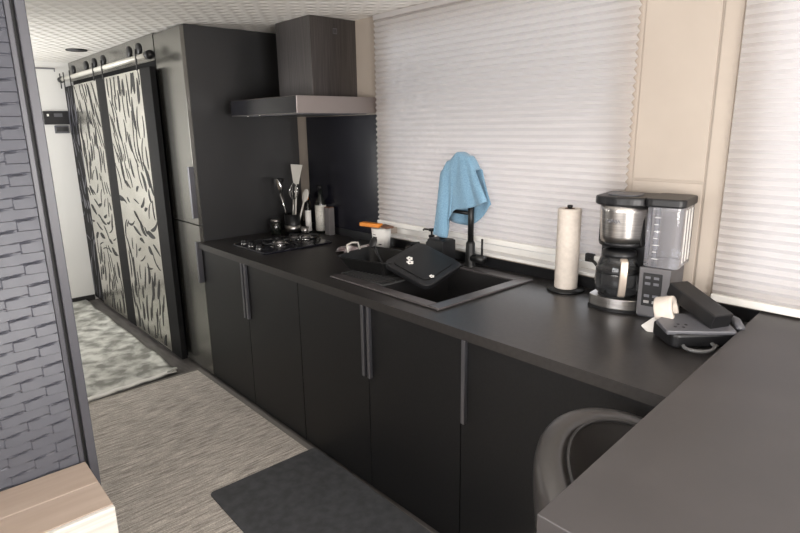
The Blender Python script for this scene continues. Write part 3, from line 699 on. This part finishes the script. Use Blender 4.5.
# ------------------------------------------------------------------ stool with curved leather back
SX, SY = 2.985, -.28
t = thing('leather_stool', (SX, SY, .0075), 'black leather tub-back stool tucked under the peninsula', 'stool')
sh = MB(); prof = []
def shell(a, b_):
    th_ = R(75+210*a); ang = 2*PI*b_
    # cross-section: tall rounded slab, tapering lower at the ends
    k = math.sin(PI*min(max(a, 0), 1))**.45
    topz = .60+.285*k; botz = .50; cz = (topz+botz)/2; hh = (topz-botz)/2
    c_, s_ = math.cos(ang), math.sin(ang)
    e = .5
    rx = .042*math.copysign(abs(c_)**e, c_); rz = hh*math.copysign(abs(s_)**e, s_)
    r_ = .225+rx+.02*(rz/hh if hh else 0)
    return (r_*math.cos(th_), r_*math.sin(th_), cz+rz)
sh.grid(shell, 48, 32).build('backrest', 'leather', t)
pp = []
for i in range(49):
    a = i/48; th_ = R(75+210*a); k = math.sin(PI*a)**.45; pp.append(((.205)*math.cos(th_), .205*math.sin(th_), .60+.282*k-.004))
MB().tube(pp[2:-2], .004, 8).build('piping', 'piping', t)
MB().lathe([(.0, .48), (.19, .48), (.205, .50), (.205, .545), (.18, .57), (0, .58)], n=48).build('seat', 'leather', t)
cr_ = [(.268*math.cos(R(a)), .268*math.sin(R(a)), .50+.20*math.sin(R(a-75)/210*180)**1.0 if 0 else .56) for a in range(95, 270, 6)]
MB().tube([(.262*math.cos(R(195)), .262*math.sin(R(195)), z) for z in (.45, .5, .6, .7, .76)], .006, 8).build('chrome_trim', 'chrome', t)
MB().lathe([(.03, .05), (.03, .48)], n=24).build('pedestal', 'chrome', t)
MB().lathe([(.0, 0.0), (.20, 0.0), (.20, .008), (.05, .03), (.03, .06)], n=48).build('foot', 'chrome', t)
MB().tube([(.15*math.cos(R(a)), .15*math.sin(R(a)), .25) for a in range(0, 360, 12)], .009, 8, True).build('footrest', 'chrome', t)

# ------------------------------------------------------------------ rugs
t = thing('woven_rug', (1.0, -.55, 0), 'grey-beige woven rug with fine streaks on the floor before the cabinets', 'rug')
MB().box(-1.17, 2.2, -.9, .535, .001, .007).build('field', 'rug', t)
ed = MB(); ed.box(-1.17, 2.2, .510, .538, .0012, .0085).box(-1.19, -1.165, -.9, .538, .0012, .0085); ed.build('border', 'rugedge', t)
o = tag(MB().prism(rrect(-.55, .55, -.275, .275, .02), 0, .008).build('kitchen_mat', 'rubber', bevel=.002), 'dark grey kitchen mat lying on the woven rug under the sink', 'mat')
o.location = (1.735, -.295, .0092); o.rotation_euler = (0, 0, R(-1.0))
t = thing('plush_runner', (-1.2, -.45, 0), 'distressed pale grey runner along the wardrobe doors', 'runner')
def run(a, b_):
    x = -1.27+2.245*a+.075*(1-b_)*a; y = -.42+.72*b_+.006*math.sin(a*25)
    e = max(0, (b_-.90)/.10); z = .013+.006*e*(1+math.sin(a*31))*.6
    if a > .96 and b_ > .85: z += .022*((a-.96)/.04)*((b_-.85)/.15)
    return (x, y, z)
MB().grid(run, 120, 40).build('pile', 'runner', t, thick=.012)
ed = MB(); ed.grid(lambda a, b_: (.95+.035*a+.075*(1-b_), -.42+.71*b_, .0215+.003*math.sin(b_*30)), 3, 30); ed.build('end_binding', 'runneredge', t, thick=.008)

# ------------------------------------------------------------------ woven partition at left
PX = 1.315
t = thing('woven_partition', (PX, -1.45, 0), 'grey-blue woven strip partition panel with a metal edge frame', 'partition')
ys0, ys1 = -.43, .397     # local y span of weave
rows = .0345; L_ = .135
def weave(a, b_):
    y = ys0+(ys1-ys0)*a; z = .0085+(H-.014)*b_
    r_ = z/rows; row = math.floor(r_)
    u = (y/L_+(row % 2)*.5) % 1.0
    r2 = r_-.34*(u-.5); f2 = r2-math.floor(r2)
    h = .0055*(1-f2)*min(1, f2/.08)+.0012*math.sin(2*PI*u)
    return (h, y, z)
MB().grid(weave, 200, 700, smooth=False).build('weave_panel', 'weave', t)
MB().box(-.03, -.001, ys0, .397, .0085, H-.004).build('backing', 'frame', t)
MB().box(-.03, .010, .398, .413, .0085, H-.004).build('edge_frame', 'frame', t, .002)
MB().box(-.035, -.01, .413, .424, .0085, H-.004).build('gap_strip', 'cutout', t)
MB().box(-.035, .012, .424, .452, .0085, H-.004).build('outer_post', 'frame', t, .003)

# ------------------------------------------------------------------ bench box in the left foreground
t = thing('storage_bench', (PX+.175, -1.4, .0075), 'low bench with two pale wood top planks and whitewashed front', 'bench')
MB().box(-.155, .165, -.40, .352, .002, .40).build('body', 'frontwhite', t, .004)
MB().box(-.155, .005, -.42, .362, .40, .45).build('top_plank', 'wood', t, .003)
MB().box(.009, .162, -.42, .362, .40, .45).build('top_plank', 'wood', t, .003)
MB().box(.163, .180, -.42, .362, .28, .449).build('fascia', 'frontwhite', t, .003)
